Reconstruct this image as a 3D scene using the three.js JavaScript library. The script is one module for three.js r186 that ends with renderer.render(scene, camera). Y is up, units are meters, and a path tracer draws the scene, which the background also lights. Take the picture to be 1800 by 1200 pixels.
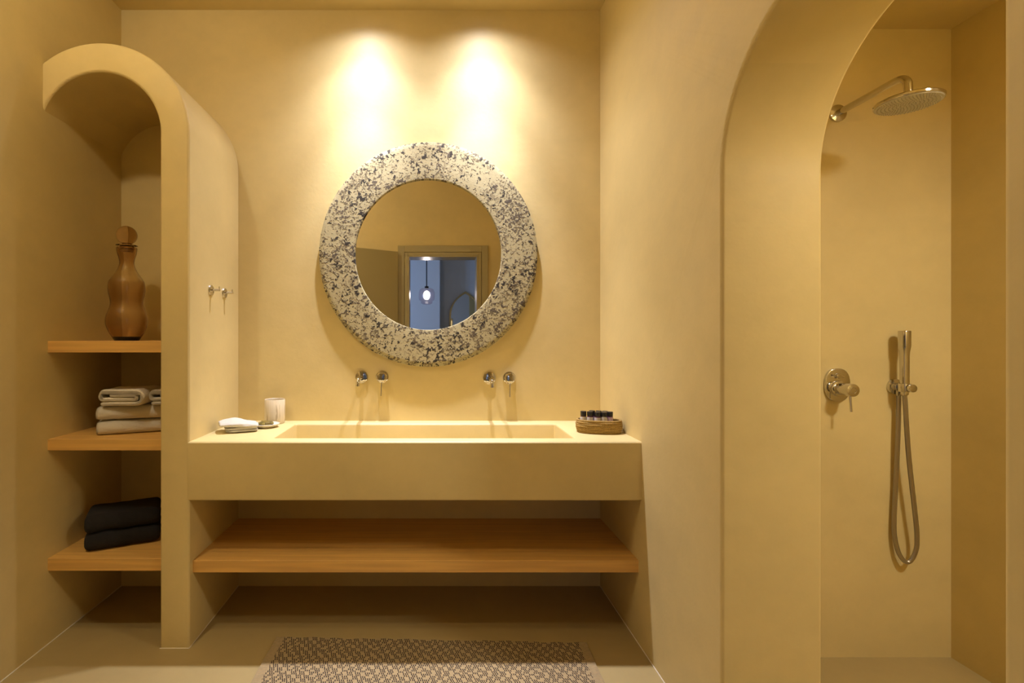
import * as THREE from 'three';
import { RoundedBoxGeometry } from 'three/addons/geometries/RoundedBoxGeometry.js';
import { RectAreaLightUniformsLib } from 'three/addons/lights/RectAreaLightUniformsLib.js';
import { mergeGeometries as mergeAll, toCreasedNormals } from 'three/addons/utils/BufferGeometryUtils.js';

// ---------------------------------------------------------------- camera, lights, exposure
RectAreaLightUniformsLib.init();
const scene = new THREE.Scene();
const F = 889;                                             // focal length in pixels of the 1800 x 1200 frame
const camera = new THREE.PerspectiveCamera(2 * Math.atan(600 / F) * 180 / Math.PI, 1.5, 0.02, 60);
camera.position.set(0, 1.28, 0);
camera.lookAt(0, 1.28, -1);
camera.setViewOffset(1800, 1200, 136, 8, 1800, 1200);      // shifted lens: the vanishing point lies at (764, 592)
const renderer = new THREE.WebGLRenderer({ antialias: true });
renderer.toneMapping = THREE.LinearToneMapping;
renderer.toneMappingExposure = 1.07;
renderer.shadowMap.enabled = true;
scene.background = new THREE.Color().setRGB(0.30, 0.48, 0.95);   // dusk sky, seen only through the bedroom window

const WARM = new THREE.Color().setRGB(1.0, 1.0, 1.20), WARMER = new THREE.Color().setRGB(1.0, 0.88, 0.68);
// power and cone (half-angle, degrees) of the reflector beam; spill lists the wider, fainter rings of the same lamp's beam
const DOWNLIGHTS = [
  { at: [-0.348, 2.96, -2.37], power: 10.0, cone: 28, pen: 1.0, spill: [[3.9, 49], [1.6, 74]], label: 'recessed ceiling downlight above the mirror, on the shelf alcove side' },
  { at: [0.250, 2.96, -2.37], power: 10.0, cone: 28, pen: 1.0, spill: [[3.9, 49], [1.6, 74]], label: 'recessed ceiling downlight above the mirror, on the shower arch side' },
  { at: [1.93, 2.51, -0.60], power: 12, cone: 86, pen: 0.8, size: 0.14, color: new THREE.Color().setRGB(1.0, 0.93, 0.80), label: 'wide flat downlight in the shower ceiling' },
  { at: [-1.28, 2.96, -0.75], power: 4.0, cone: 62, pen: 0.8, color: WARMER, label: 'recessed ceiling downlight over the floor near the door' },
];
const windowLight = new THREE.RectAreaLight(new THREE.Color().setRGB(0.26, 0.47, 1.0), 9.5, 1.3, 1.4);
windowLight.name = 'daylight'; windowLight.position.set(-2.65, 1.55, 0.27); windowLight.lookAt(-2.65, 1.55, 4);
scene.add(windowLight);

// ---------------------------------------------------------------- helpers
const mergeGeometries = list => mergeAll(list.map(g => (g.index ? g.toNonIndexed() : g)));
function rng(seed) { let a = seed >>> 0; return () => { a = (a + 0x6D2B79F5) | 0; let t = Math.imul(a ^ (a >>> 15), 1 | a); t = (t + Math.imul(t ^ (t >>> 7), 61 | t)) ^ t; return ((t ^ (t >>> 14)) >>> 0) / 4294967296; }; }
// tileable value noise on a lattice of n cells
function lattice(n, m, seed) { const r = rng(seed), g = new Float32Array(n * m); for (let i = 0; i < n * m; i++) g[i] = r(); return (u, v) => {
  const x = u * n, y = v * m, xi = Math.floor(x), yi = Math.floor(y); let fx = x - xi, fy = y - yi; fx = fx * fx * (3 - 2 * fx); fy = fy * fy * (3 - 2 * fy);
  const a = ((xi % n) + n) % n, b = (a + 1) % n, c = ((yi % m) + m) % m, d = (c + 1) % m;
  return (g[c * n + a] * (1 - fx) + g[c * n + b] * fx) * (1 - fy) + (g[d * n + a] * (1 - fx) + g[d * n + b] * fx) * fy; }; }
function fbm(n, m, oct, seed, gain = 0.5) { const L = []; let tot = 0, a = 1; for (let k = 0; k < oct; k++) { L.push([lattice(n << k, m << k, seed + k * 17), a]); tot += a; a *= gain; } return (u, v) => { let s = 0; for (const [f, w] of L) s += f(u, v) * w; return s / tot; }; }
const smooth = (a, b, x) => { const t = Math.min(1, Math.max(0, (x - a) / (b - a))); return t * t * (3 - 2 * t); };
const toS = c => 255 * (c <= 0.0031308 ? 12.92 * c : 1.055 * Math.pow(Math.max(c, 0), 1 / 2.4) - 0.055);
function texture(w, h, fn, srgb) {                        // fn(u, v) gives linear [r, g, b]
  const d = new Uint8Array(w * h * 4);
  for (let j = 0; j < h; j++) for (let i = 0; i < w; i++) { const c = fn((i + 0.5) / w, (j + 0.5) / h), k = (j * w + i) * 4; for (let q = 0; q < 3; q++) d[k + q] = Math.max(0, Math.min(255, Math.round(srgb ? toS(c[q]) : c[q] * 255))); d[k + 3] = 255; }
  const t = new THREE.DataTexture(d, w, h); t.wrapS = t.wrapT = THREE.RepeatWrapping; t.magFilter = THREE.LinearFilter; t.minFilter = THREE.LinearMipmapLinearFilter; t.generateMipmaps = true; if (srgb) t.colorSpace = THREE.SRGBColorSpace; t.needsUpdate = true; return t;
}
function rep(t, x, y) { const c = t.clone(); c.repeat.set(x, y); c.needsUpdate = true; return c; }
function boxUV(g) {                                        // uv in metres, projected along each face's main axis
  if (g.index) g = g.toNonIndexed();
  const p = g.attributes.position, n = g.attributes.normal, uv = new Float32Array(p.count * 2);
  for (let i = 0; i < p.count; i += 3) {
    let ax = 0, ay = 0, az = 0;
    for (let k = 0; k < 3; k++) { ax += Math.abs(n.getX(i + k)); ay += Math.abs(n.getY(i + k)); az += Math.abs(n.getZ(i + k)); }
    for (let k = 0; k < 3; k++) { const x = p.getX(i + k), y = p.getY(i + k), z = p.getZ(i + k), q = (i + k) * 2;
      if (ay >= ax && ay >= az) { uv[q] = x; uv[q + 1] = z; } else if (ax >= az) { uv[q] = z; uv[q + 1] = y; } else { uv[q] = x; uv[q + 1] = y; } }
  }
  g.setAttribute('uv', new THREE.BufferAttribute(uv, 2)); return g;
}
const taken = {};
function numbered(n) { taken[n] = (taken[n] ?? -1) + 1; return taken[n] ? `${n}_${String(taken[n]).padStart(3, '0')}` : n; }
function mesh(name, g, m, parent) { const o = new THREE.Mesh(g, m); o.name = parent ? name : numbered(name); (parent || scene).add(o); return o; }
function tag(o, label, category, group) { o.userData.label = label; o.userData.category = category; if (group) o.userData.group = group; return o; }
function thing(name, label, category, pos = [0, 0, 0], group) { const o = new THREE.Group(); o.name = numbered(name); o.position.set(...pos); scene.add(o); return tag(o, label, category, group); }
function struct(name, g, m, label, category) { const o = mesh(name, g, m); o.userData.kind = 'structure'; o.userData.label = label; if (category) o.userData.category = category; return o; }
const box = (x0, x1, y0, y1, z0, z1) => { const g = new THREE.BoxGeometry(x1 - x0, y1 - y0, z1 - z0); g.translate((x0 + x1) / 2, (y0 + y1) / 2, (z0 + z1) / 2); return g; };
const rbox = (x0, x1, y0, y1, z0, z1, r = 0.004, s = 3) => { const g = new RoundedBoxGeometry(x1 - x0, y1 - y0, z1 - z0, s, r); g.translate((x0 + x1) / 2, (y0 + y1) / 2, (z0 + z1) / 2); return g; };
const lathe = (pts, seg = 48) => new THREE.LatheGeometry(pts.map(p => new THREE.Vector2(p[0], p[1])), seg);
const v3 = (x, y, z) => new THREE.Vector3(x, y, z);
function tube(pts, r, seg = 60, rad = 14, tension = 0.5) { return new THREE.TubeGeometry(new THREE.CatmullRomCurve3(pts.map(p => v3(...p)), false, 'catmullrom', tension), seg, r, rad, false); }
function rod(a, b, r, r2 = r, seg = 24) { const A = v3(...a), B = v3(...b), g = new THREE.CylinderGeometry(r2, r, A.distanceTo(B), seg); g.applyQuaternion(new THREE.Quaternion().setFromUnitVectors(v3(0, 1, 0), B.clone().sub(A).normalize())); g.translate((A.x + B.x) / 2, (A.y + B.y) / 2, (A.z + B.z) / 2); return g; }
// rounded disc (rosette): axis from point a along dir, radius r, thickness t
function disc(a, dir, r, t, e = 0.002, seg = 40) { const g = lathe([[0, 0], [r, 0], [r, t - e], [r - e * 0.3, t - e * 0.3], [r - e, t], [0, t]], seg); g.applyQuaternion(new THREE.Quaternion().setFromUnitVectors(v3(0, 1, 0), v3(...dir).normalize())); g.translate(...a); return toCreasedNormals(g, 0.7); }

// ---------------------------------------------------------------- materials
const cloud = fbm(3, 3, 6, 11, 0.55), trowel = fbm(5, 9, 5, 71, 0.6), fine = fbm(48, 48, 3, 5, 0.6), swirl = fbm(4, 4, 3, 91);
const plasterField = (u, v) => { const w = swirl(u, v) * 0.22; return 0.55 * cloud(u + w, v - w) + 0.33 * trowel(u - w * 0.6, v + w) + 0.12 * fine(u, v); };
const plasterTex = texture(1024, 1024, (u, v) => { const f = plasterField(u, v) - 0.5, s = 1 + f * 0.46; return [0.67 * s, 0.53 * s * (1 - f * 0.02), 0.235 * s * (1 - f * 0.06)]; }, true);
const plasterBump = texture(1024, 1024, (u, v) => { const f = 0.7 * trowel(u, v) + 0.3 * fine(u * 2, v * 2); return [f, f, f]; }, false);
const plasterRough = texture(512, 512, (u, v) => { const f = 0.52 + (plasterField(u, v) - 0.5) * 0.5; return [f, f, f]; }, false);
const plaster = new THREE.MeshStandardMaterial({ map: rep(plasterTex, 0.5, 0.5), bumpMap: rep(plasterBump, 0.7, 0.7), bumpScale: 0.0009, roughness: 1, roughnessMap: rep(plasterRough, 0.5, 0.5) });
const floorMat = new THREE.MeshStandardMaterial({ color: new THREE.Color().setRGB(0.58, 0.55, 0.52), map: rep(plasterTex, 0.43, 0.43), bumpMap: rep(plasterBump, 0.6, 0.6), bumpScale: 0.0005, roughness: 0.42 });
const bedroomPaint = new THREE.MeshStandardMaterial({ color: new THREE.Color().setRGB(0.74, 0.73, 0.70), roughness: 0.85, bumpMap: rep(plasterBump, 1, 1), bumpScale: 0.001 });
const chrome = new THREE.MeshStandardMaterial({ color: new THREE.Color().setRGB(0.64, 0.62, 0.59), metalness: 1, roughness: 0.07 });
const hoseMetal = new THREE.MeshStandardMaterial({ color: new THREE.Color().setRGB(0.46, 0.43, 0.38), metalness: 1, roughness: 0.3, bumpMap: texture(8, 256, (u, v) => { const f = 0.5 + 0.5 * Math.sin(v * 2 * Math.PI * 8); return [f, f, f]; }, false), bumpScale: 0.0008 });
const silver = new THREE.MeshStandardMaterial({ color: new THREE.Color().setRGB(0.86, 0.86, 0.84), metalness: 1, roughness: 0.015 });
const wg = fbm(2, 40, 5, 131, 0.6), wg2 = fbm(1, 9, 4, 231, 0.5);
const woodTex = texture(1024, 512, (u, v) => { const w = wg2(u, v), f = 0.55 * wg(u, v + w * 0.10) + 0.45 * (0.5 + 0.5 * Math.sin((v * 22 + w * 7) * Math.PI)), s = 0.84 + f * 0.30; return [0.70 * s, 0.40 * s * (0.97 + 0.06 * f), 0.105 * s]; }, true);
const woodBump = texture(512, 512, (u, v) => { const f = wg(u, v); return [f, f, f]; }, false);
const wood = new THREE.MeshStandardMaterial({ map: rep(woodTex, 0.8, 2.2), bumpMap: rep(woodBump, 0.8, 2.2), bumpScale: 0.0006, roughness: 0.5 });
const terryBump = texture(512, 512, (() => { const f = fbm(64, 64, 3, 300, 0.7); return (u, v) => { const x = f(u, v); return [x, x, x]; }; })(), false);
const terryWhite = new THREE.MeshStandardMaterial({ color: new THREE.Color().setRGB(0.93, 0.84, 0.66), roughness: 1, bumpMap: rep(terryBump, 4, 4), bumpScale: 0.004 });
const terryDark = new THREE.MeshStandardMaterial({ color: new THREE.Color().setRGB(0.017, 0.0145, 0.0135), roughness: 1, bumpMap: rep(terryBump, 4, 4), bumpScale: 0.004 });
const cotton = new THREE.MeshStandardMaterial({ color: new THREE.Color().setRGB(0.88, 0.84, 0.73), roughness: 0.95, bumpMap: rep(terryBump, 9, 9), bumpScale: 0.0015 });

// ---------------------------------------------------------------- the room
const XL = -1.611, XR = 0.851, ZB = -2.6, H = 2.96, ZF = 0.05;
struct('floor', boxUV(box(-3.8, 3.0, -0.12, 0, -2.9, 4.1)), floorMat, 'seamless beige microcement floor', 'floor');
struct('ceiling', boxUV(box(-1.8, 1.16, H, H + 0.12, -2.8, 0.28)), plaster, 'plain plastered bathroom ceiling', 'ceiling');
struct('wall_back', boxUV(box(-1.8, 1.16, -0.02, H + 0.02, ZB - 0.2, ZB)), plaster, 'sand coloured trowelled plaster wall behind the mirror', 'wall');
struct('wall_left', boxUV(box(XL - 0.2, XL, -0.02, H + 0.02, ZB - 0.2, 0.28)), plaster, 'plaster wall beside the shelf alcove', 'wall');
{ // right wall, 0.3 m thick, with the round arch into the shower; local x is the depth away from the camera
  const s = new THREE.Shape(), b = 0.012, far = 1.50, near = 0.76, spring = 1.771;
  s.moveTo(2.72, -0.03); s.lineTo(2.72, H + 0.04); s.lineTo(-0.26, H + 0.04); s.lineTo(-0.26, -0.03);
  s.lineTo(near, -0.03); s.lineTo(near, spring); s.absarc((far + near) / 2, spring, (far - near) / 2, Math.PI, 0, true); s.lineTo(far, -0.03); s.closePath();
  let g = new THREE.ExtrudeGeometry(s, { depth: 0.30 - 2 * b, bevelEnabled: true, bevelSize: b, bevelOffset: -b, bevelThickness: b, bevelSegments: 4, curveSegments: 64 });
  g.translate(0, 0, b); g.rotateY(Math.PI / 2); g.translate(XR, 0, 0);
  struct('wall_right', boxUV(toCreasedNormals(g, 0.5)), plaster, 'thick plaster wall with the round arched shower opening', 'wall');
}
// shower room behind the arch
const SX = 2.064, SB = -2.021, SH = 2.51;
struct('wall_shower_back', boxUV(box(1.10, SX + 0.2, -0.02, SH + 0.05, SB - 0.2, SB)), plaster, 'plaster shower wall carrying the mixer and hand shower', 'wall');
struct('wall_shower_right', boxUV(box(SX, SX + 0.2, -0.02, SH + 0.05, SB, 0.02)), plaster, 'plaster shower wall facing the arch', 'wall');
struct('wall_shower_front', boxUV(box(1.10, SX, -0.02, SH + 0.05, -0.18, 0.02)), plaster, 'plaster shower wall opposite the rain shower', 'wall');
struct('ceiling_shower', boxUV(box(1.10, SX + 0.2, SH, SH + 0.12, SB - 0.2, 0.02)), plaster, 'low plastered shower ceiling', 'ceiling');
{ // alcove: a plaster pier and a half-round vault against the left wall
  const cx = -1.379, cy = 2.122, R = 0.3697, r = 0.249, s = new THREE.Shape(), b = 0.011;
  s.moveTo(cx + R, -0.03); s.lineTo(cx + R, cy); s.absarc(cx, cy, R, 0, 2.435, false); s.lineTo(-1.66, cy); s.lineTo(cx - r, cy);
  s.absarc(cx, cy, r, Math.PI, 0, true); s.lineTo(cx + r, -0.03); s.closePath();
  let g = new THREE.ExtrudeGeometry(s, { depth: 0.54 - 2 * b, bevelEnabled: true, bevelSize: b, bevelOffset: -b, bevelThickness: b, bevelSegments: 4, curveSegments: 56 });
  g.translate(0, 0, ZB - 0.02 + b);
  struct('wall_alcove', boxUV(toCreasedNormals(g, 0.5)), plaster, 'plaster pier and round vault framing the shelf alcove', 'wall');
}
const bead = new THREE.MeshStandardMaterial({ color: new THREE.Color().setRGB(0.74, 0.66, 0.50), roughness: 0.5 });
struct('trim_1', rod([XL, 0.0005, ZB], [XL, 0.0005, 0.05], 0.0028, 0.0028, 8), bead, 'thin pale sealant bead along the foot of the alcove side wall', 'trim');
struct('trim_2', rod([XR, 0.0005, ZB], [XR, 0.0005, -1.50], 0.0028, 0.0028, 8), bead, 'thin pale sealant bead along the foot of the arch wall', 'trim');
struct('trim_3', mergeGeometries([rod([-1.130, 0.0005, -2.079], [-1.0095, 0.0005, -2.079], 0.0022, 0.0022, 8), rod([-1.0095, 0.0005, -2.08], [-1.0095, 0.0005, ZB], 0.0022, 0.0022, 8)]), bead, 'thin pale sealant bead round the foot of the alcove pier', 'trim');
const DX0 = -0.278, DX1 = 0.450, DH = 2.12;
struct('wall_front', boxUV(mergeGeometries([box(XL - 0.2, DX0, -0.02, H + 0.02, ZF, 0.15), box(DX1, XR + 0.02, -0.02, H + 0.02, ZF, 0.15), box(DX0, DX1, DH, H + 0.02, ZF, 0.15)])), plaster, 'plaster wall with the doorway, seen in the mirror', 'wall');
{ // doorway: casing and the open leaf
  const paint = new THREE.MeshStandardMaterial({ color: new THREE.Color().setRGB(0.41, 0.34, 0.165), roughness: 0.28 });
  const d = new THREE.Group(); d.name = 'door_1'; d.userData = { kind: 'structure', label: 'olive beige door standing open with a stepped casing', category: 'door' }; scene.add(d);
  for (const side of [-1, 1]) { const e = side < 0 ? DX0 : DX1;
    mesh('casing', rbox(Math.min(e + side * 0.034, e + side * 0.10), Math.max(e + side * 0.034, e + side * 0.10), 0, DH + 0.10, ZF - 0.022, ZF, 0.003), paint, d);
    mesh('inner_casing', rbox(Math.min(e, e + side * 0.029), Math.max(e, e + side * 0.029), 0, DH + 0.029, ZF - 0.026, ZF, 0.003), paint, d);
    mesh('stop', rbox(Math.min(e, e - side * 0.018), Math.max(e, e - side * 0.018), 0, DH, ZF - 0.030, 0.25, 0.003), paint, d); }
  mesh('casing', rbox(DX0 - 0.034, DX1 + 0.034, DH + 0.034, DH + 0.10, ZF - 0.022, ZF, 0.003), paint, d);
  mesh('inner_casing', rbox(DX0, DX1, DH, DH + 0.029, ZF - 0.026, ZF, 0.003), paint, d);
  mesh('stop', rbox(DX0, DX1, DH - 0.018, DH, ZF - 0.030, 0.25, 0.003), paint, d);
  const leaf = mesh('leaf', rbox(-0.78, 0, 0.01, 2.15, -0.02, 0.02, 0.003), paint, d); leaf.position.set(-0.385, 0, -0.005); leaf.rotation.y = -32 * Math.PI / 180;
  const hd = mesh('handle', mergeGeometries([rod([-0.71, 1.02, -0.02], [-0.71, 1.02, -0.07], 0.009), rod([-0.72, 1.02, -0.07], [-0.60, 1.02, -0.07], 0.009)]), chrome, leaf); hd.userData.label = 'chrome lever handle';
}
// bedroom beyond the door, seen only in the mirror
struct('wall_bedroom_back', box(-0.2, 2.9, -0.02, H + 0.02, 3.8, 4.0), bedroomPaint, 'white bedroom wall behind the pointed mirror', 'wall');
struct('wall_bedroom_projection', box(-3.7, 0.085, -0.02, H + 0.02, 3.2, 3.8), bedroomPaint, 'projecting white bedroom wall behind the pendant lamp', 'wall');
struct('wall_bedroom_right', box(2.5, 2.7, -0.02, H + 0.02, 0.25, 3.8), bedroomPaint, 'white side wall of the bedroom', 'wall');
struct('wall_bedroom_front', boxUV(mergeGeometries([box(-2.0, XL - 0.2, -0.02, H + 0.02, 0.05, 0.25), box(XL - 0.2, DX0, -0.02, H + 0.02, 0.15, 0.25), box(DX1, XR + 0.02, -0.02, H + 0.02, 0.15, 0.25), box(DX0, DX1, DH, H + 0.02, 0.15, 0.25), box(-3.5, -3.3, -0.02, H + 0.02, 0.05, 0.25), box(-3.3, -2.0, -0.02, 0.85, 0.05, 0.25), box(-3.3, -2.0, 2.25, H + 0.02, 0.05, 0.25), box(XR + 0.02, 2.7, -0.02, H + 0.02, 0.05, 0.25)])), bedroomPaint, 'white bedroom wall around the doorway', 'wall');
struct('ceiling_bedroom', box(-3.7, 2.9, H, H + 0.12, 0.05, 4.0), bedroomPaint, 'white bedroom ceiling', 'ceiling');
struct('wall_bedroom_left', box(-3.7, -3.5, -0.02, H + 0.02, 0.05, 3.2), bedroomPaint, 'white bedroom wall beside the window', 'wall');
{ const w = new THREE.Group(); w.name = 'window_1'; w.userData = { kind: 'structure', label: 'bedroom window letting in blue dusk light', category: 'window' }; scene.add(w);
  const wf = new THREE.MeshStandardMaterial({ color: 0xe8e6e0, roughness: 0.5 });
  for (const [x0, x1, y0, y1] of [[-3.30, -3.25, 0.85, 2.25], [-2.05, -2.00, 0.85, 2.25], [-2.675, -2.625, 0.90, 2.20], [-3.25, -2.05, 0.85, 0.90], [-3.25, -2.05, 2.20, 2.25]]) mesh('frame', rbox(x0, x1, y0, y1, 0.10, 0.16, 0.003), wf, w);
  const pane = new THREE.MeshPhysicalMaterial({ color: 0xffffff, transmission: 1, thickness: 0, roughness: 0, ior: 1.45 });
  for (const [x0, x1] of [[-3.25, -2.675], [-2.625, -2.05]]) mesh('pane', box(x0, x1, 0.90, 2.20, 0.127, 0.133), pane, w); }

// ---------------------------------------------------------------- downlights
const lens = new THREE.MeshStandardMaterial({ color: 0x000000, emissive: WARM, emissiveIntensity: 8 });
const panel = new THREE.MeshStandardMaterial({ color: 0x000000, emissive: WARM, emissiveIntensity: 1.5 });
const whiteMetal = new THREE.MeshStandardMaterial({ color: 0xe9e4d8, roughness: 0.4 });
for (const d of DOWNLIGHTS) {
  const o = thing('ceiling_downlight', d.label, 'downlight', d.at);
  const r = d.size || 0.034;
  mesh('trim_ring', lathe([[r, 0.0], [r, -0.006], [r + 0.003, -0.008], [r + 0.012, -0.006], [r + 0.014, 0.0]], 40), whiteMetal, o);
  mesh('lamp_lens', disc([0, 0, 0], [0, -1, 0], r, 0.003, 0.001, 32), d.size ? panel : lens, o);
  for (const [power, cone, pen] of [[d.power, d.cone, d.pen], ...(d.spill || []).map(([p, c]) => [p, c, 1])]) {
    const l = new THREE.SpotLight(d.color || WARM, power, 0, cone * Math.PI / 180, pen, 2);
    l.position.set(0, -0.012, 0); l.target.position.set(0, -1, 0); l.castShadow = true; l.shadow.radius = r / 0.024; l.shadow.mapSize.set(1024, 1024); l.shadow.bias = -0.0005;
    o.add(l, l.target); }
}

{ // opal ceiling globe near the left wall, above the frame: it lights the alcove front and the shelf edges
  const o = thing('ceiling_lamp', 'small opal glass ceiling lamp near the wall beside the shelf alcove', 'ceiling lamp', [-1.22, H, -1.12]);
  mesh('base', disc([0, 0, 0], [0, -1, 0], 0.055, 0.018, 0.004), whiteMetal, o);
  mesh('lamp_globe', new THREE.SphereGeometry(0.07, 32, 20).translate(0, -0.082, 0), new THREE.MeshStandardMaterial({ color: 0xffffff, roughness: 0.3, emissive: WARMER, emissiveIntensity: 1.2 }), o);
  const l = new THREE.PointLight(WARMER, 1.35, 0, 2); l.position.set(0, -0.082, 0); l.castShadow = true; l.shadow.radius = 2; o.add(l); }

// ---------------------------------------------------------------- washbasin counter and shelves
{ const s = new THREE.Shape(), b = 0.008;
  s.moveTo(-1.015, 2.08); s.lineTo(0.856, 2.08); s.lineTo(0.856, 2.605); s.lineTo(-1.015, 2.605); s.closePath();
  const h = new THREE.Path(), x0 = -0.689, x1 = 0.596, d0 = 2.157, d1 = 2.503, r = 0.012;
  h.moveTo(x0 + r, d0); h.lineTo(x1 - r, d0); h.quadraticCurveTo(x1, d0, x1, d0 + r); h.lineTo(x1, d1 - r); h.quadraticCurveTo(x1, d1, x1 - r, d1); h.lineTo(x0 + r, d1); h.quadraticCurveTo(x0, d1, x0, d1 - r); h.lineTo(x0, d0 + r); h.quadraticCurveTo(x0, d0, x0 + r, d0);
  s.holes.push(h);
  const g = new THREE.ExtrudeGeometry(s, { depth: 0.2435 - 2 * b, bevelEnabled: true, bevelSize: b, bevelOffset: -b, bevelThickness: b, bevelSegments: 4, curveSegments: 8 });
  g.rotateX(-Math.PI / 2); g.translate(0, 0.606 + b, 0);
  const o = thing('washbasin_counter', 'long built-in plaster washbasin counter with one wide rectangular trough', 'washbasin');
  mesh('counter_body', boxUV(toCreasedNormals(g, 0.5)), plaster, o);
  mesh('basin_bottom', boxUV(box(x0 - 0.02, x1 + 0.02, 0.64, 0.715, -d1 - 0.02, -d0 + 0.02)), plaster, o); }
const shelf = (label, x0, x1, y0, y1, zf, seed) => { const g = boxUV(rbox(x0, x1, y0, y1, ZB - 0.004, zf, 0.002, 2)), uv = g.attributes.uv; for (let i = 0; i < uv.count; i++) uv.setXY(i, uv.getX(i) + seed * 0.37, uv.getY(i) + seed * 0.61); return tag(mesh('wooden_shelf', g, wood), label, 'shelf'); };
shelf('short oak shelf in the alcove under the glass decanter', -1.615, -1.127, 1.215, 1.263, -2.106, 1);
shelf('short oak shelf in the alcove under the white towels', -1.615, -1.127, 0.807, 0.854, -2.106, 2);
shelf('short oak shelf in the alcove under the dark towel', -1.615, -1.127, 0.306, 0.358, -2.106, 3);
shelf('long empty oak shelf under the washbasin counter', -1.012, 0.854, 0.297, 0.3475, -2.111, 4);

// ---------------------------------------------------------------- mirror
{ const o = thing('round_mirror', 'large round wall mirror in a wide speckled cream frame', 'mirror', [-0.0325, 1.700, ZB]);
  const N = 1920, W = 1.2, low = fbm(8, 8, 4, 901, 0.6), mid = fbm(140, 140, 2, 911, 0.7), hi = fbm(250, 250, 2, 921, 0.6), patch = fbm(34, 34, 4, 931, 0.65), warp = fbm(120, 120, 2, 941), bl = fbm(72, 72, 3, 951, 0.62), tint = fbm(14, 14, 3, 961);
  const dark = (u, v) => { const d = low(u, v) - 0.5, w = (warp(u, v) - 0.5) * 0.010, n = 0.6 * mid(u + w, v) + 0.4 * hi(u, v - w);
    const a = smooth(0.568, 0.65, n + d * 0.30), b = smooth(0.588, 0.638, bl(u + w, v + w) + d * 0.26) * smooth(0.34, 0.46, mid(u, v)), c = smooth(0.54, 0.64, patch(u, v) + d * 0.2) * smooth(0.38, 0.56, mid(u + 0.3, v)); return [a, b, c]; };
  const tex = texture(N, N, (u, v) => { const [a, b, c] = dark(u, v), t = tint(u, v), f = 0.90 + 0.2 * hi(u + 0.5, v + 0.5); let R = 0.44 * f, G = 0.375 * f, B = 0.195 * f;
    const mix = (k, r, g, bb) => { R += (r - R) * k; G += (g - G) * k; B += (bb - B) * k; };
    mix(c * 0.60, 0.15, 0.110, 0.052); mix(a * 0.80, 0.075, 0.050, 0.022); if (t > 0.56) mix(b * 0.9, 0.080, 0.058, 0.036); else mix(b * 0.96, 0.020, 0.014, 0.007); return [R, G, B]; }, true);
  const bmp = texture(N / 2, N / 2, (u, v) => { const [a, b, c] = dark(u, v), f = 0.8 - 0.4 * Math.max(a, b) - 0.15 * c + 0.2 * (hi(u, v) - 0.5); return [f, f, f]; }, false);
  const fm = new THREE.MeshStandardMaterial({ map: tex, bumpMap: bmp, bumpScale: 0.0012, roughness: 0.85 });
  let g = lathe([[0.376, 0.004], [0.374, 0.010], [0.374, 0.0235], [0.3755, 0.0255], [0.379, 0.0260], [0.43, 0.0262], [0.48, 0.0262], [0.53, 0.0258], [0.5530, 0.0250], [0.5560, 0.0235], [0.5565, 0.0210], [0.553, 0.004], [0.376, 0.004]], 128);
  g.rotateX(Math.PI / 2); g.scale(1, 1.028, 1); g = toCreasedNormals(g, 0.6);
  const p = g.attributes.position, uv = g.attributes.uv; for (let i = 0; i < p.count; i++) uv.setXY(i, p.getX(i) / W + 0.5, p.getY(i) / W + 0.5);
  mesh('frame', g, fm, o);
  let m = lathe([[0, 0.012], [0.3755, 0.012], [0.3755, 0.006], [0, 0.006]], 128); m.rotateX(Math.PI / 2); m.scale(1, 1.028, 1); mesh('glass', toCreasedNormals(m, 0.4), silver, o).userData.label = 'silvered mirror glass';
}

// ---------------------------------------------------------------- taps
function spout(x, y, label) { const o = thing('basin_spout', label, 'spout', [x, y, ZB]);
  mesh('rosette', disc([0, 0, 0], [0, 0, 1], 0.0325, 0.010, 0.003), chrome, o);
  mesh('spout_tube', tube([[0, 0, 0.005], [0, 0, 0.04], [0, 0, 0.09], [0, 0, 0.112], [0, -0.005, 0.128], [0, -0.018, 0.136], [0, -0.030, 0.138]], 0.0095, 60, 20), chrome, o);
  mesh('aerator', rod([0, -0.029, 0.138], [0, -0.035, 0.138], 0.0105), chrome, o); }
function valve(x, y, label, tilt) { const o = thing('basin_valve', label, 'tap handle', [x, y, ZB]);
  mesh('rosette', disc([0, 0, 0], [0, 0, 1], 0.0325, 0.008, 0.003), chrome, o);
  const k = mesh('handle', disc([0, 0, 0.008], [0, 0, 1], 0.0255, 0.042, 0.006), chrome, o);
  mesh('lever', rod([0, -0.022, 0.037], [tilt, -0.094, 0.044], 0.0032, 0.0030, 14), chrome, k); }
spout(-0.374, 1.0755, 'curved chrome wall spout beside the valve nearer the speckled ceramic cup');
valve(-0.269, 1.0755, 'round chrome wall valve with a thin lever, nearer the speckled ceramic cup', -0.002);
spout(0.281, 1.0690, 'curved chrome wall spout beside the valve nearer the woven basket');
valve(0.383, 1.0700, 'round chrome wall valve with a thin lever, nearer the woven basket', -0.003);
function hook(z, label) { const o = thing('robe_hook', label, 'hook', [-1.0095, 1.490, z]);
  mesh('rosette', disc([0, 0, 0], [1, 0, 0], 0.0235, 0.007, 0.002), chrome, o);
  mesh('peg', rod([0.005, 0.001, 0], [0.042, 0.001, 0], 0.0055), chrome, o);
  mesh('pin', rod([0.039, 0.005, 0], [0.039, 0.017, 0], 0.0022, 0.0022, 12), chrome, o); }
hook(-2.278, 'small chrome robe hook on the alcove pier, next to its front edge');
hook(-2.425, 'small chrome robe hook on the alcove pier, next to the mirror wall');

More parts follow.
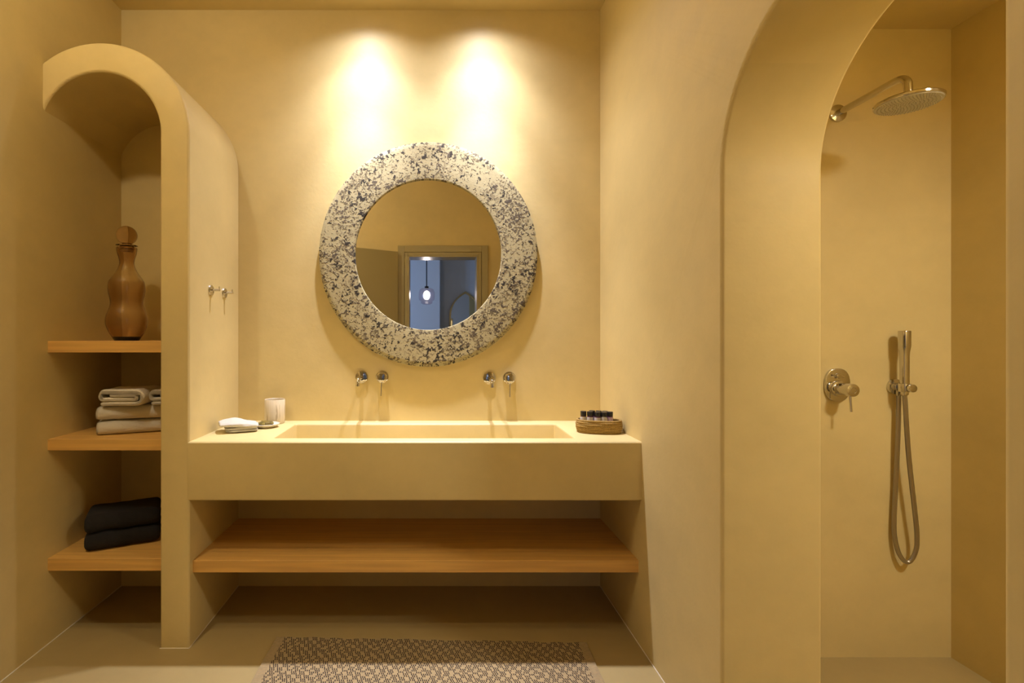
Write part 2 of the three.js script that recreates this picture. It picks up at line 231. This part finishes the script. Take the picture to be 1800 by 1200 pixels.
// ---------------------------------------------------------------- shower fittings
{ const o = thing('rain_shower', 'round chrome rain shower head on a bent wall arm', 'shower head', [1.607, 2.171, SB]);
  mesh('rosette', disc([0, 0, 0], [0, 0, 1], 0.034, 0.010, 0.003), chrome, o);
  mesh('arm', tube([[0, 0, 0.004], [0, 0, 0.08], [0, 0, 0.20], [0, 0, 0.255], [0, -0.006, 0.284], [0, -0.024, 0.301], [0, -0.050, 0.305], [0, -0.084, 0.305]], 0.0125, 80, 20), chrome, o);
  const hd = mesh('head', toCreasedNormals(lathe([[0, 0.018], [0.022, 0.016], [0.03, 0.008], [0.115, 0.006], [0.120, 0.002], [0.120, -0.004], [0.117, -0.007], [0, -0.007]], 80), 0.5), chrome, o); hd.position.set(0, -0.094, 0.305); hd.scale.set(0.77, 1, 0.77);
  const pale = new THREE.MeshStandardMaterial({ color: new THREE.Color().setRGB(0.66, 0.62, 0.54), roughness: 0.45 });
  const fp = mesh('face_plate', toCreasedNormals(lathe([[0, -0.0065], [0.1135, -0.0065], [0.1135, -0.009], [0.111, -0.0095], [0, -0.0095]], 64), 0.5), pale, hd); fp.userData.label = 'pale nozzle plate';
  const nz = [], rubber = new THREE.MeshStandardMaterial({ color: new THREE.Color().setRGB(0.50, 0.46, 0.38), roughness: 0.6 });
  for (let k = 1; k <= 8; k++) { const n = k * 7; for (let i = 0; i < n; i++) { const a = i / n * Math.PI * 2 + k * 0.4, c = new THREE.CylinderGeometry(0.0021, 0.0013, 0.004, 7); c.translate(Math.cos(a) * k * 0.0130, -0.011, Math.sin(a) * k * 0.0130); nz.push(c); } }
  mesh('nozzle', mergeGeometries(nz), rubber, hd).userData.kind = 'stuff'; }
{ const o = thing('shower_mixer', 'chrome shower mixer with an oval plate, round knob and thin lever', 'shower mixer', [1.6045, 1.089, SB]);
  const s = new THREE.Shape(), w = 0.050, h = 0.066, n = 60; for (let i = 0; i <= n; i++) { const a = i / n * Math.PI * 2, e = 0.80, c = Math.cos(a), q = Math.sin(a), x = w * Math.sign(c) * Math.pow(Math.abs(c), e), y = h * Math.sign(q) * Math.pow(Math.abs(q), e); i ? s.lineTo(x, y) : s.moveTo(x, y); }
  const g = new THREE.ExtrudeGeometry(s, { depth: 0.006, bevelEnabled: true, bevelSize: 0.003, bevelOffset: -0.003, bevelThickness: 0.003, bevelSegments: 3 }); mesh('plate', toCreasedNormals(g, 0.6), chrome, o).position.z = 0.001;
  mesh('collar', disc([0, -0.014, 0.008], [0, 0, 1], 0.031, 0.012, 0.002), chrome, o);
  const k = mesh('knob', toCreasedNormals(mergeGeometries([disc([0, -0.014, 0.018], [0, 0, 1], 0.0225, 0.040, 0.002), disc([0, -0.014, 0.058], [0, 0, 1], 0.0250, 0.026, 0.003)]), 0.6), chrome, o);
  mesh('knob_ring', new THREE.TorusGeometry(0.012, 0.0012, 8, 32).translate(0, -0.014, 0.0845), chrome, k);
  mesh('lever', rod([0, -0.036, 0.068], [0.001, -0.098, 0.072], 0.0042, 0.0040, 14), chrome, k);
  const dv = mesh('diverter', mergeGeometries([disc([-0.002, 0.036, 0.009], [0, 0, 1], 0.0105, 0.012, 0.002, 24), rod([-0.024, 0.040, 0.016], [0.018, 0.033, 0.016], 0.0045)]), chrome, o); dv.userData.label = 'small dark-looking diverter toggle'; }
{ const o = thing('hand_shower_holder', 'round chrome wall bracket holding the hand shower', 'bracket', [1.836, 1.082, SB]);
  mesh('rosette', disc([0, 0, 0], [0, 0, 1], 0.031, 0.010, 0.003), chrome, o);
  const ring = lathe([[0.0160, -0.016], [0.0205, -0.016], [0.0210, -0.014], [0.0210, 0.014], [0.0205, 0.016], [0.0160, 0.016], [0.0160, -0.016]], 32).translate(0, 0, 0.045);
  mesh('bracket', toCreasedNormals(mergeGeometries([rod([0, 0, 0.008], [0, 0, 0.026], 0.0165, 0.0165, 32), rod([0, -0.010, 0.020], [0, -0.034, 0.020], 0.0095, 0.0095, 20), ring]), 0.6), chrome, o);
  mesh('end_knob', mergeGeometries([rod([0, 0, 0.064], [0, 0, 0.070], 0.008), disc([0.002, 0, 0.069], [0, 0, 1], 0.0155, 0.012, 0.003, 32)]), chrome, o);
  const h = thing('hand_shower', 'slim chrome stick hand shower with a long hanging hose', 'hand shower', [1.836, 1.082, SB + 0.045]);
  mesh('handset', toCreasedNormals(lathe([[0, -0.030], [0.009, -0.030], [0.0125, -0.026], [0.0135, 0.0], [0.0150, 0.02], [0.0152, 0.125], [0.0160, 0.140], [0.0196, 0.160], [0.0200, 0.165], [0.0200, 0.220], [0.0190, 0.222], [0, 0.222]], 40), 0.5), chrome, h);
  mesh('hose', tube([[0, -0.028, 0], [0.002, -0.07, 0.001], [0.016, -0.264, 0], [0.044, -0.487, -0.004], [0.056, -0.575, -0.008], [0.056, -0.635, -0.011], [0.040, -0.680, -0.015], [0.020, -0.688, -0.019], [-0.001, -0.655, -0.024], [-0.012, -0.600, -0.028], [-0.014, -0.54, -0.030], [-0.008, -0.40, -0.030], [-0.004, -0.20, -0.024], [-0.001, -0.08, -0.024], [0, -0.032, -0.025]], 0.0078, 240, 14), hoseMetal, h); }

// ---------------------------------------------------------------- towels
const tn = fbm(6, 6, 3, 777);
function ribbon(path, t) {                                 // outline of a thick ribbon along a 2-D path, with round ends
  const L = [], Rr = [], n = path.length; const nor = i => { const a = path[Math.max(0, i - 1)], b = path[Math.min(n - 1, i + 1)], dx = b[0] - a[0], dy = b[1] - a[1], l = Math.hypot(dx, dy) || 1; return [-dy / l, dx / l]; };
  for (let i = 0; i < n; i++) { const [nx, ny] = nor(i); L.push([path[i][0] + nx * t / 2, path[i][1] + ny * t / 2]); Rr.push([path[i][0] - nx * t / 2, path[i][1] - ny * t / 2]); }
  const cap = (i, s) => { const [nx, ny] = nor(i), tx = ny * s, ty = -nx * s, out = []; for (let k = 1; k < 6; k++) { const a = k / 6 * Math.PI; out.push([path[i][0] + (nx * s * Math.cos(a) + tx * Math.sin(a)) * t / 2, path[i][1] + (ny * s * Math.cos(a) + ty * Math.sin(a)) * t / 2]); } return out; };
  return [...L, ...cap(n - 1, 1), ...Rr.reverse(), ...cap(0, -1)];
}
function loftTowel(loops, w, er, amp, seed) {              // sweep outlines along c with rounded ends and soft waviness
  const gs = [];
  for (const loop of loops) { const n = loop.length, st = []; const E = 5; for (let k = 0; k <= E; k++) st.push([er * (1 - Math.cos(k / E * Math.PI / 2)), er * (1 - Math.sin(k / E * Math.PI / 2))]); const M = 16, S = []; for (const [c, i] of st) S.push([c, i]); for (let k = 1; k < M; k++) S.push([er + (w - 2 * er) * k / M, 0]); for (const [c, i] of st.slice().reverse()) S.push([w - c, i]);
    const nrm = loop.map((p, i) => { const a = loop[(i - 1 + n) % n], b = loop[(i + 1) % n], dx = b[0] - a[0], dy = b[1] - a[1], l = Math.hypot(dx, dy) || 1; return [dy / l, -dx / l]; });
    let area = 0; loop.forEach((p, i) => { const q = loop[(i + 1) % n]; area += p[0] * q[1] - q[0] * p[1]; }); const sg = area > 0 ? 1 : -1;
    const pos = [], uv = [], idx = [];
    S.forEach(([c, ins]) => loop.forEach((p, i) => { const x = p[0] - nrm[i][0] * ins * sg, y = p[1] - nrm[i][1] * ins * sg, wv = (tn(c * 2.1 + seed, x * 2.3 + y * 1.7) - 0.5) * amp, wv2 = (tn(x * 2 + seed * 0.7, c * 2.6 + y * 3) - 0.5) * amp; pos.push(x + wv2 * (p[0] < 0.05 ? 1 : 0.3), y + wv * Math.min(1, Math.abs(p[1]) * 30 + 0.2), c); uv.push(i / n * 2, c * 2); }));
    for (let a = 0; a < S.length - 1; a++) for (let i = 0; i < n; i++) { const j = (i + 1) % n, q = a * n; if (sg > 0) idx.push(q + i, q + j, q + n + i, q + j, q + n + j, q + n + i); else idx.push(q + i, q + n + i, q + j, q + j, q + n + i, q + n + j); }
    const tri = THREE.ShapeUtils.triangulateShape(loop.map(p => new THREE.Vector2(...p)), []), last = (S.length - 1) * n; for (const [a, b, c] of tri) { if (sg > 0) { idx.push(a, c, b, last + a, last + b, last + c); } else { idx.push(a, b, c, last + a, last + c, last + b); } }
    const g = new THREE.BufferGeometry(); g.setAttribute('position', new THREE.Float32BufferAttribute(pos, 3)); g.setAttribute('uv', new THREE.Float32BufferAttribute(uv, 2)); g.setIndex(idx); g.computeVertexNormals(); gs.push(g.toNonIndexed()); }
  const g = mergeGeometries(gs); return toCreasedNormals(g, 1.1);
}
function arc(cx, cy, r, a0, a1, n = 12) { const o = []; for (let i = 0; i <= n; i++) { const a = a0 + (a1 - a0) * i / n; o.push([cx + r * Math.cos(a), cy + r * Math.sin(a)]); } return o; }
function line(x0, y0, x1, y1, n = 6) { const o = []; for (let i = 0; i <= n; i++) o.push([x0 + (x1 - x0) * i / n, y0 + (y1 - y0) * i / n]); return o; }
// nested folds: fold edge at a = 0, layers open at a = L
function nestedFolds(L, Hh, t) { const out = []; for (let k = 0, h = Hh / 2 - t / 2; h > t * 0.45; k++, h -= t) { const c = Hh / 2 + k * 0.002; out.push(ribbon([...line(L - k * 0.006, h, c, h), ...arc(c, 0, h, Math.PI / 2, Math.PI * 1.5).slice(1, -1), ...line(c, -h, L - k * 0.010, -h)], t * 0.98)); } return out.map(l => l.map(p => [p[0], p[1] + Hh / 2])); }
function flatSpiral(L, Hh, t) { const h = Hh / 2 - t / 2, r2 = h - t / 2, r3 = h - t; return [ribbon([...line(0.02, -h, L - h - t / 2, -h), ...arc(L - h - t / 2, 0, h, -Math.PI / 2, Math.PI / 2).slice(1, -1), ...line(L - h - t / 2, h, h, h), ...arc(h, t / 2, r2, Math.PI / 2, Math.PI * 1.5).slice(1, -1), ...line(h, -h + t, L - h - t, -h + t), ...arc(L - h - t, 0, r3, -Math.PI / 2, Math.PI / 2).slice(1, -1), ...line(L - h - t, r3, h + 0.03, r3)], t * 0.97).map(p => [p[0], p[1] + Hh / 2])]; }
function towel(name, loops, w, m, pos, yaw, frontFold, label, group, seed, er = 0.012) {
  const g = loftTowel(loops, w, er, 0.012, seed);
  if (frontFold) g.applyMatrix4(new THREE.Matrix4().makeBasis(v3(0, 0, -1), v3(0, 1, 0), v3(1, 0, 0)));   // a to the back, c to the side
  const o = tag(mesh(name, g, m), label, 'towel', group); o.position.set(...pos); o.rotation.y = yaw; return o;
}
const S2 = 0.8555, deg = Math.PI / 180;
towel('folded_towel', nestedFolds(0.24, 0.057, 0.0142), 0.325, terryWhite, [-1.452, S2, -2.168], 24 * deg, true, 'wide white folded towel at the bottom of the stack on the oak shelf', 'white towels in the alcove', 1);
towel('folded_towel', nestedFolds(0.235, 0.058, 0.0145), 0.320, terryWhite, [-1.460, S2 + 0.0635, -2.176], 17 * deg, true, 'wide white folded towel in the middle of the stack, under two small towels', 'white towels in the alcove', 3);
towel('hand_towel', flatSpiral(0.195, 0.070, 0.0175), 0.20, terryWhite, [-1.463, S2 + 0.126, -2.376], 3 * deg, false, 'small white rolled-flat towel on the stack, fully in view', 'white towels in the alcove', 5);
towel('hand_towel', flatSpiral(0.115, 0.066, 0.0165), 0.18, terryWhite, [-1.262, S2 + 0.126, -2.392], 2 * deg, false, 'small white rolled-flat towel on the stack, half hidden by the pier', 'white towels in the alcove', 7);
{ const one = nestedFolds(0.19, 0.074, 0.037), two = nestedFolds(0.185, 0.076, 0.038).map(l => l.map(p => [p[0] + 0.004, p[1] + 0.0745]));
  towel('dark_towel', [...one, ...two], 0.285, terryDark, [-1.488, 0.3605, -2.142], 27 * deg, true, 'thick charcoal folded towel on the lowest alcove shelf', undefined, 9, 0.02); }

// ---------------------------------------------------------------- decanter
{ const o = thing('glass_decanter', 'curvy amber brown glass decanter with a ball stopper on the oak shelf', 'decanter', [-1.412, 1.263, -2.32]), k = 1 / 1449;
  const glass = new THREE.MeshPhysicalMaterial({ color: new THREE.Color().setRGB(0.97, 0.90, 0.78), transmission: 1, thickness: 0.01, roughness: 0.02, ior: 1.5, attenuationColor: new THREE.Color().setRGB(0.60, 0.43, 0.27), attenuationDistance: 0.0085 });
  const prof = [[72, 890], [84, 870], [101, 840], [118, 800], [124, 760], [118, 720], [104, 682], [96.5, 650], [97.5, 620], [106, 580], [109, 540], [103, 500], [80, 460], [56, 420], [44, 380], [48, 345], [57, 312], [62, 275]];
  const cv = new THREE.SplineCurve(prof.map(([r, y]) => new THREE.Vector2(r * k, (890 - y) * k))).getPoints(90);
  const wall = 0.0028, inner = cv.slice(5).map(p => new THREE.Vector2(Math.max(0.003, p.x - wall), p.y + 0.004)).reverse();
  inner[0].y = cv[cv.length - 1].y;
  const pts = [[0, 0], ...cv.map(p => [p.x, p.y]), ...inner.map(p => [p.x, p.y]), [0, inner[inner.length - 1].y]];
  mesh('bottle', lathe(pts, 64), glass, o);
  const st = mesh('stopper', lathe([[0, 0.405], [0.026, 0.405], [0.0335, 0.4315], [0.0445, 0.4345], [0.0445, 0.4365], [0.020, 0.4390], [0.020, 0.4410], ...Array.from({ length: 22 }, (_, i) => { const a = -Math.PI / 2 + 0.46 + (Math.PI - 0.46) * i / 21; return [Math.max(0, 0.0432 * Math.cos(a)), 0.4825 + 0.0432 * Math.sin(a)]; })], 56), new THREE.MeshPhysicalMaterial({ color: new THREE.Color().setRGB(0.98, 0.88, 0.72), transmission: 1, thickness: 0.01, roughness: 0.02, ior: 1.5, attenuationColor: new THREE.Color().setRGB(0.66, 0.50, 0.32), attenuationDistance: 0.10 }), o); st.userData.label = 'solid glass ball stopper with a flat collar'; }

// ---------------------------------------------------------------- things on the counter
const CT = 0.8500;
function softSlab(w, h, d, seed, bulge) { const g = new THREE.BoxGeometry(w, h, d, 28, 8, 24), p = g.attributes.position; for (let i = 0; i < p.count; i++) { let x = p.getX(i) / (w / 2), y = p.getY(i) / (h / 2), z = p.getZ(i) / (d / 2); const e = 7, m = Math.max(Math.abs(x), Math.abs(z)), l = Math.pow(Math.pow(Math.abs(x), e) + Math.pow(Math.abs(z), e), 1 / e) || 1, q = m / l; const edge = Math.pow(m, 6); let yy = y * (1 - 0.35 * edge); const s = (1 - 0.05 * y * y) * q; x *= s; z *= s; const n1 = tn(x * 0.4 + seed, z * 0.4 + seed * 0.3) - 0.5, n2 = tn(z * 0.7 + seed * 2, y * 0.4 + x * 0.3) - 0.5; let Y = yy * h / 2 + (y > 0 ? 1 : 0.25) * n1 * h * 0.5; if (y > 0 && bulge) Y += bulge * Math.exp(-(Math.pow((x + 0.25) / 0.75, 2) + Math.pow(z / 0.8, 2))); p.setXYZ(i, x * w / 2 + n2 * 0.010 * Math.abs(x), Y, z * d / 2 + n1 * 0.012 * Math.abs(z)); } g.computeVertexNormals(); return g; }
{ const a = softSlab(0.135, 0.012, 0.110, 1, 0), b = softSlab(0.138, 0.013, 0.112, 4, 0), c = softSlab(0.165, 0.015, 0.128, 7, 0.021);
  a.translate(0.008, 0.008, 0); b.rotateZ(0.02); b.translate(0.006, 0.020, 0.001); c.rotateZ(-0.06); c.translate(-0.004, 0.0325, 0);
  const g = toCreasedNormals(mergeGeometries([a, b, c]), 1.2); const o = tag(mesh('face_cloth', g, cotton), 'white folded face cloth with a puffed top on the counter', 'face cloth'); o.position.set(-0.893, CT, -2.315); o.rotation.y = 0.42; }
const ivory = new THREE.MeshStandardMaterial({ color: new THREE.Color().setRGB(0.74, 0.68, 0.55), roughness: 0.4 });
{ const o = thing('soap_dish', 'shallow round ivory ceramic dish in front of the cup', 'soap dish', [-0.803, CT, -2.415]);
  mesh('dish', toCreasedNormals(lathe([[0, 0.001], [0.040, 0.001], [0.045, 0.003], [0.060, 0.014], [0.0605, 0.017], [0.058, 0.018], [0.044, 0.010], [0, 0.009]], 48), 0.6), ivory, o);
  const s = thing('soap', 'small round olive soap with a dark band on the dish', 'soap', [-0.805, CT + 0.0105, -2.412]);
  const oliveT = (() => { const f = fbm(10, 6, 3, 61); return texture(128, 64, (u, v) => { const x = f(u, v), d = smooth(0.5, 0.62, x); return [0.26 * (1 - d) + 0.05 * d, 0.20 * (1 - d) + 0.035 * d, 0.035 * (1 - d) + 0.012 * d]; }, true); })();
  mesh('bar', toCreasedNormals(lathe([[0, 0], [0.031, 0], [0.035, 0.003], [0.036, 0.009], [0.034, 0.013], [0.030, 0.0145], [0, 0.015]], 40), 0.8), new THREE.MeshStandardMaterial({ map: rep(oliveT, 2, 1), roughness: 0.45 }), s);
  mesh('band', rbox(-0.012, 0.012, 0.0, 0.0162, -0.0366, 0.0366, 0.002), new THREE.MeshStandardMaterial({ color: new THREE.Color().setRGB(0.19, 0.14, 0.03), roughness: 0.4 }), s); s.rotation.y = 0.6; }
{ const f = fbm(14, 7, 4, 411, 0.6), g2 = fbm(40, 16, 3, 421, 0.6);
  const t = texture(512, 256, (u, v) => { const drip = 0.55 * smooth(0.58, 0.68, f(u, v)) * smooth(0.46, 0.6, g2(u, v * 0.5)), s = 0.95 + 0.1 * g2(u, v); return [0.70 * s + (0.24 - 0.70) * drip, 0.60 * s + (0.16 - 0.60) * drip, 0.42 * s + (0.08 - 0.42) * drip]; }, true);
  const o = mesh('ceramic_cup', toCreasedNormals(lathe([[0, 0.002], [0.044, 0], [0.0475, 0.003], [0.0490, 0.010], [0.0495, 0.116], [0.0480, 0.119], [0.0462, 0.117], [0.0455, 0.010], [0, 0.007]], 56), 0.6), new THREE.MeshStandardMaterial({ map: t, roughness: 0.45 }));
  tag(o, 'ivory ceramic tumbler with brown flecks, against the mirror wall', 'cup'); o.position.set(-0.800, CT, -2.532); o.rotation.y = 1.1; }
// woven basket and its bottles
const BX = 0.742, BZ = -2.285, BA = 0.16;
{ const o = thing('oval_basket', 'small oval woven straw basket holding bottles on the counter', 'basket', [BX, CT, BZ]); o.rotation.y = -BA;
  const sf = fbm(60, 6, 3, 501, 0.7), strawT = texture(1024, 64, (u, v) => { const b = 0.5 + 0.5 * Math.sin((u * 110 + v * 2) * 2 * Math.PI), s = 0.50 + 0.60 * sf(u * 3, v) + 0.22 * b; return [0.46 * s, 0.29 * s, 0.075 * s]; }, true), strawB = texture(1024, 64, (u, v) => { const b = 0.5 + 0.5 * Math.sin((u * 110 + v * 2) * 2 * Math.PI), s = 0.5 * b + 0.5 * sf(u, v); return [s, s, s]; }, false);
  const straw = new THREE.MeshStandardMaterial({ map: strawT, bumpMap: strawB, bumpScale: 0.003, roughness: 0.85 });
  const coils = [], n = 7, r = 0.0050; for (let k = 0; k < n; k++) { const f = k / (n - 1), ax = 0.092 + 0.0055 * Math.sin(f * Math.PI * 0.9), az = 0.050 + 0.0045 * Math.sin(f * Math.PI * 0.9), pts = []; for (let i = 0; i < 40; i++) { const a = i / 40 * Math.PI * 2, wob = Math.sin(i * 7 + k * 3) * 0.0006, sq = Math.pow(Math.pow(Math.abs(Math.cos(a)), 2.4) + Math.pow(Math.abs(Math.sin(a)), 2.4), -1 / 2.4); pts.push(v3(Math.cos(a) * (ax + wob) * sq, 0.005 + k * 0.0083 + wob, Math.sin(a) * (az + wob) * sq)); } coils.push(new THREE.TubeGeometry(new THREE.CatmullRomCurve3(pts, true), 160, r, 8, true)); }
  mesh('woven_side', mergeGeometries(coils), straw, o);
  const bs = new THREE.CylinderGeometry(1, 1, 0.006, 48); bs.scale(0.092, 1, 0.050); bs.translate(0, 0.004, 0); mesh('base', bs, straw, o); }
{ const glassB = [[0.10, 0.030, 0.028], [0.13, 0.045, 0.10], [0.42, 0.38, 0.30]].map(c => new THREE.MeshStandardMaterial({ color: new THREE.Color().setRGB(...c), roughness: 0.12 }));
  const capM = new THREE.MeshStandardMaterial({ color: new THREE.Color().setRGB(0.018, 0.016, 0.015), roughness: 0.32 }), labM = ['#e9e0d0', '#d8bcd2', '#e4dcd4'].map(c => new THREE.MeshStandardMaterial({ color: c, roughness: 0.6 }));
  const bodyG = toCreasedNormals(lathe([[0, 0], [0.0125, 0], [0.0140, 0.002], [0.0140, 0.062], [0.0120, 0.066], [0.0110, 0.070], [0, 0.070]], 28), 0.6), capG = toCreasedNormals(lathe([[0, 0.067], [0.0128, 0.067], [0.0132, 0.068], [0.0132, 0.0855], [0.0122, 0.0870], [0, 0.0870]], 28), 0.6), labG = new THREE.CylinderGeometry(0.0143, 0.0143, 0.020, 28, 1, true).translate(0, 0.0525, 0);
  const spots = [[-0.068, 0.004, 0, 0], [-0.040, 0.013, 1, 0], [-0.009, 0.022, 1, 2], [0.019, 0.019, 2, 2], [0.047, 0.004, 1, 1], [-0.026, -0.020, 1, 1], [0.002, -0.018, 0, 1], [0.029, -0.014, 2, 0]];
  const c = Math.cos(BA), s = Math.sin(BA);
  spots.forEach(([x, z, k, q]) => { const o = thing('toiletry_bottle', `black-capped toiletry bottle with ${['an ivory', 'a lilac', 'a chalk white'][q]} label in the straw basket`, 'bottle', [BX + x * c - z * s, CT + 0.0075, BZ + x * s + z * c], 'black-capped bottles in the basket'); mesh('body', bodyG, glassB[k], o); mesh('cap', capG, capM, o).userData.label = 'black screw cap'; mesh('sticker', labG, labM[q], o).userData.label = 'pale paper label'; }); }

// ---------------------------------------------------------------- rug
{ const W = 1.300, D = 0.80, hem = 0.034, px = 0.0076, py = 0.0105, P = 0.213, jit = rng(5), J = Array.from({ length: 4096 }, () => jit() - 0.5);
  const fleck = fbm(90, 60, 3, 601, 0.6);
  const stitch = (x, z) => { if (x < hem || x > W - hem) return 0; const j = Math.floor(z / py), xs = x + (j & 1) * px / 2, i = Math.floor(xs / px), jx = J[(i * 31 + j * 57) & 4095], fx = xs / px - i - 0.5 - jx * 0.12, fz = z / py - j - 0.5 - J[(i * 13 + j * 91) & 4095] * 0.14;
const h2 = 2 * i + (j & 1), a = Math.abs((h2 % 56) - 28), b = Math.abs((j % 19) - 9.5), w = Math.floor(a * 0.334 + b) % 3 === 0 ? 0 : 1; return w * smooth(0.29, 0.19, Math.abs(fx - 0.25 * fz)) * smooth(0.50, 0.40, Math.abs(fz)); };
  const tex = texture(2048, 1280, (u, v) => { const x = u * W, z = v * D, s = stitch(x, z), f = 0.85 + 0.3 * fleck(u * 2, v * 2), r = x < hem || x > W - hem ? 0.94 : 1, y = 1 - 0.16 * (0.5 + 0.5 * Math.cos(x / px * 4 * Math.PI)); return [(0.39 * f * y * r) * (1 - s) + 0.016 * s, (0.285 * f * y * r) * (1 - s) + 0.008 * s, (0.138 * f * y * r) * (1 - s) + 0.008 * s]; }, true);
  const bmp = texture(2048, 1280, (u, v) => { const x = u * W, z = v * D, s = stitch(x, z), rib = 0.5 + 0.5 * Math.cos(z / py * 2 * Math.PI), f = 0.5 + 0.25 * rib - 0.3 * s; return [f, f, f]; }, false);
  const g = new THREE.BoxGeometry(W, 0.008, D, 130, 1, 60), p = g.attributes.position, uv = g.attributes.uv, n = fbm(9, 6, 2, 640);
  for (let i = 0; i < p.count; i++) { const x = p.getX(i), z = p.getZ(i), u = x / W + 0.5, v = z / D + 0.5; uv.setXY(i, u, v); const ripple = (n(u * 0.9, v * 0.9) - 0.35) * 0.006; if (p.getY(i) > 0) p.setY(i, 0.005 + Math.max(0, ripple) + (Math.abs(v - 0.0) < 0.02 ? 0.003 * Math.sin(u * 40) ** 2 : 0)); else p.setY(i, -0.004); p.setZ(i, z + (n(u, 0.2) - 0.5) * 0.012 * (1 - v)); p.setX(i, x + (n(0.3, v) - 0.5) * 0.012); }
  g.computeVertexNormals();
  const o = tag(mesh('woven_rug', g, new THREE.MeshStandardMaterial({ map: tex, bumpMap: bmp, bumpScale: 0.003, roughness: 0.95 })), 'beige flat-woven rug with dark stitched diamonds on the floor', 'rug');
  o.position.set(-0.030, 0.0045, -2.118 + D / 2); o.rotation.y = -1.6 * Math.PI / 180; }

// ---------------------------------------------------------------- bedroom things seen in the mirror
{ const o = thing('pendant_lamp', 'glowing glass pendant lamp in the bedroom, reflected in the round mirror', 'pendant lamp', [-0.11, 1.855, 1.80]);
  const black = new THREE.MeshStandardMaterial({ color: 0x15130f, roughness: 0.4, metalness: 0.4 });
  mesh('cord', rod([0, 0.115, 0], [0, H - 1.855, 0], 0.008, 0.008, 10), black, o); mesh('cap', disc([0, 0.095, 0], [0, 1, 0], 0.028, 0.03, 0.006, 24), black, o);
  const gl = new THREE.MeshPhysicalMaterial({ color: new THREE.Color().setRGB(0.86, 0.80, 0.84), transmission: 1, thickness: 0, roughness: 0.04, ior: 1.45 });
  mesh('glass_shade', lathe([[0.028, 0.098], [0.070, 0.094], [0.098, 0.075], [0.108, 0.040], [0.110, -0.040], [0.100, -0.070], [0.078, -0.085], [0.078, -0.110], [0.050, -0.128], [0.0, -0.132]], 48), gl, o);
  mesh('bulb', new THREE.SphereGeometry(0.045, 24, 16).scale(1, 1.35, 1), new THREE.MeshStandardMaterial({ color: 0x000000, emissive: new THREE.Color().setRGB(1, 0.93, 0.85), emissiveIntensity: 9 }), o);
  const pl = new THREE.PointLight(new THREE.Color().setRGB(1, 0.9, 0.8), 0.25, 0, 2); pl.castShadow = true; pl.shadow.radius = 1.5; o.add(pl); }
{ const o = thing('pointed_mirror', 'pointed-arch mirror with a thin gilt frame in the bedroom, reflected in the round mirror', 'mirror', [0.545, 0.0, 3.66]); o.rotation.set(-0.055, Math.PI, 0, 'YXZ');
  const outline = (w, h, d) => { const s = new THREE.Shape(), y = h - w * 1.55; s.moveTo(-w + d, d); s.lineTo(w - d, d); s.lineTo(w - d, y); s.quadraticCurveTo(w - d, y + w * 0.95, 0, h - d * 1.3); s.quadraticCurveTo(-w + d, y + w * 0.95, -w + d, y); s.closePath(); return s; };
  const f = outline(0.285, 2.085, 0); f.holes.push(new THREE.Path(outline(0.285, 2.085, 0.026).getPoints(24)));
  mesh('frame', new THREE.ExtrudeGeometry(f, { depth: 0.022, bevelEnabled: true, bevelSize: 0.003, bevelThickness: 0.003, bevelSegments: 2, curveSegments: 24 }).translate(0, 0, 0.004), new THREE.MeshStandardMaterial({ color: new THREE.Color().setRGB(0.55, 0.40, 0.16), metalness: 0.6, roughness: 0.4 }), o);
  mesh('glass', new THREE.ExtrudeGeometry(outline(0.285, 2.085, 0.02), { depth: 0.006, bevelEnabled: false, curveSegments: 24 }).translate(0, 0, 0.004), silver, o); }

scene.traverse(o => { if (o.isMesh) { o.castShadow = true; o.receiveShadow = true; } });
renderer.render(scene, camera);
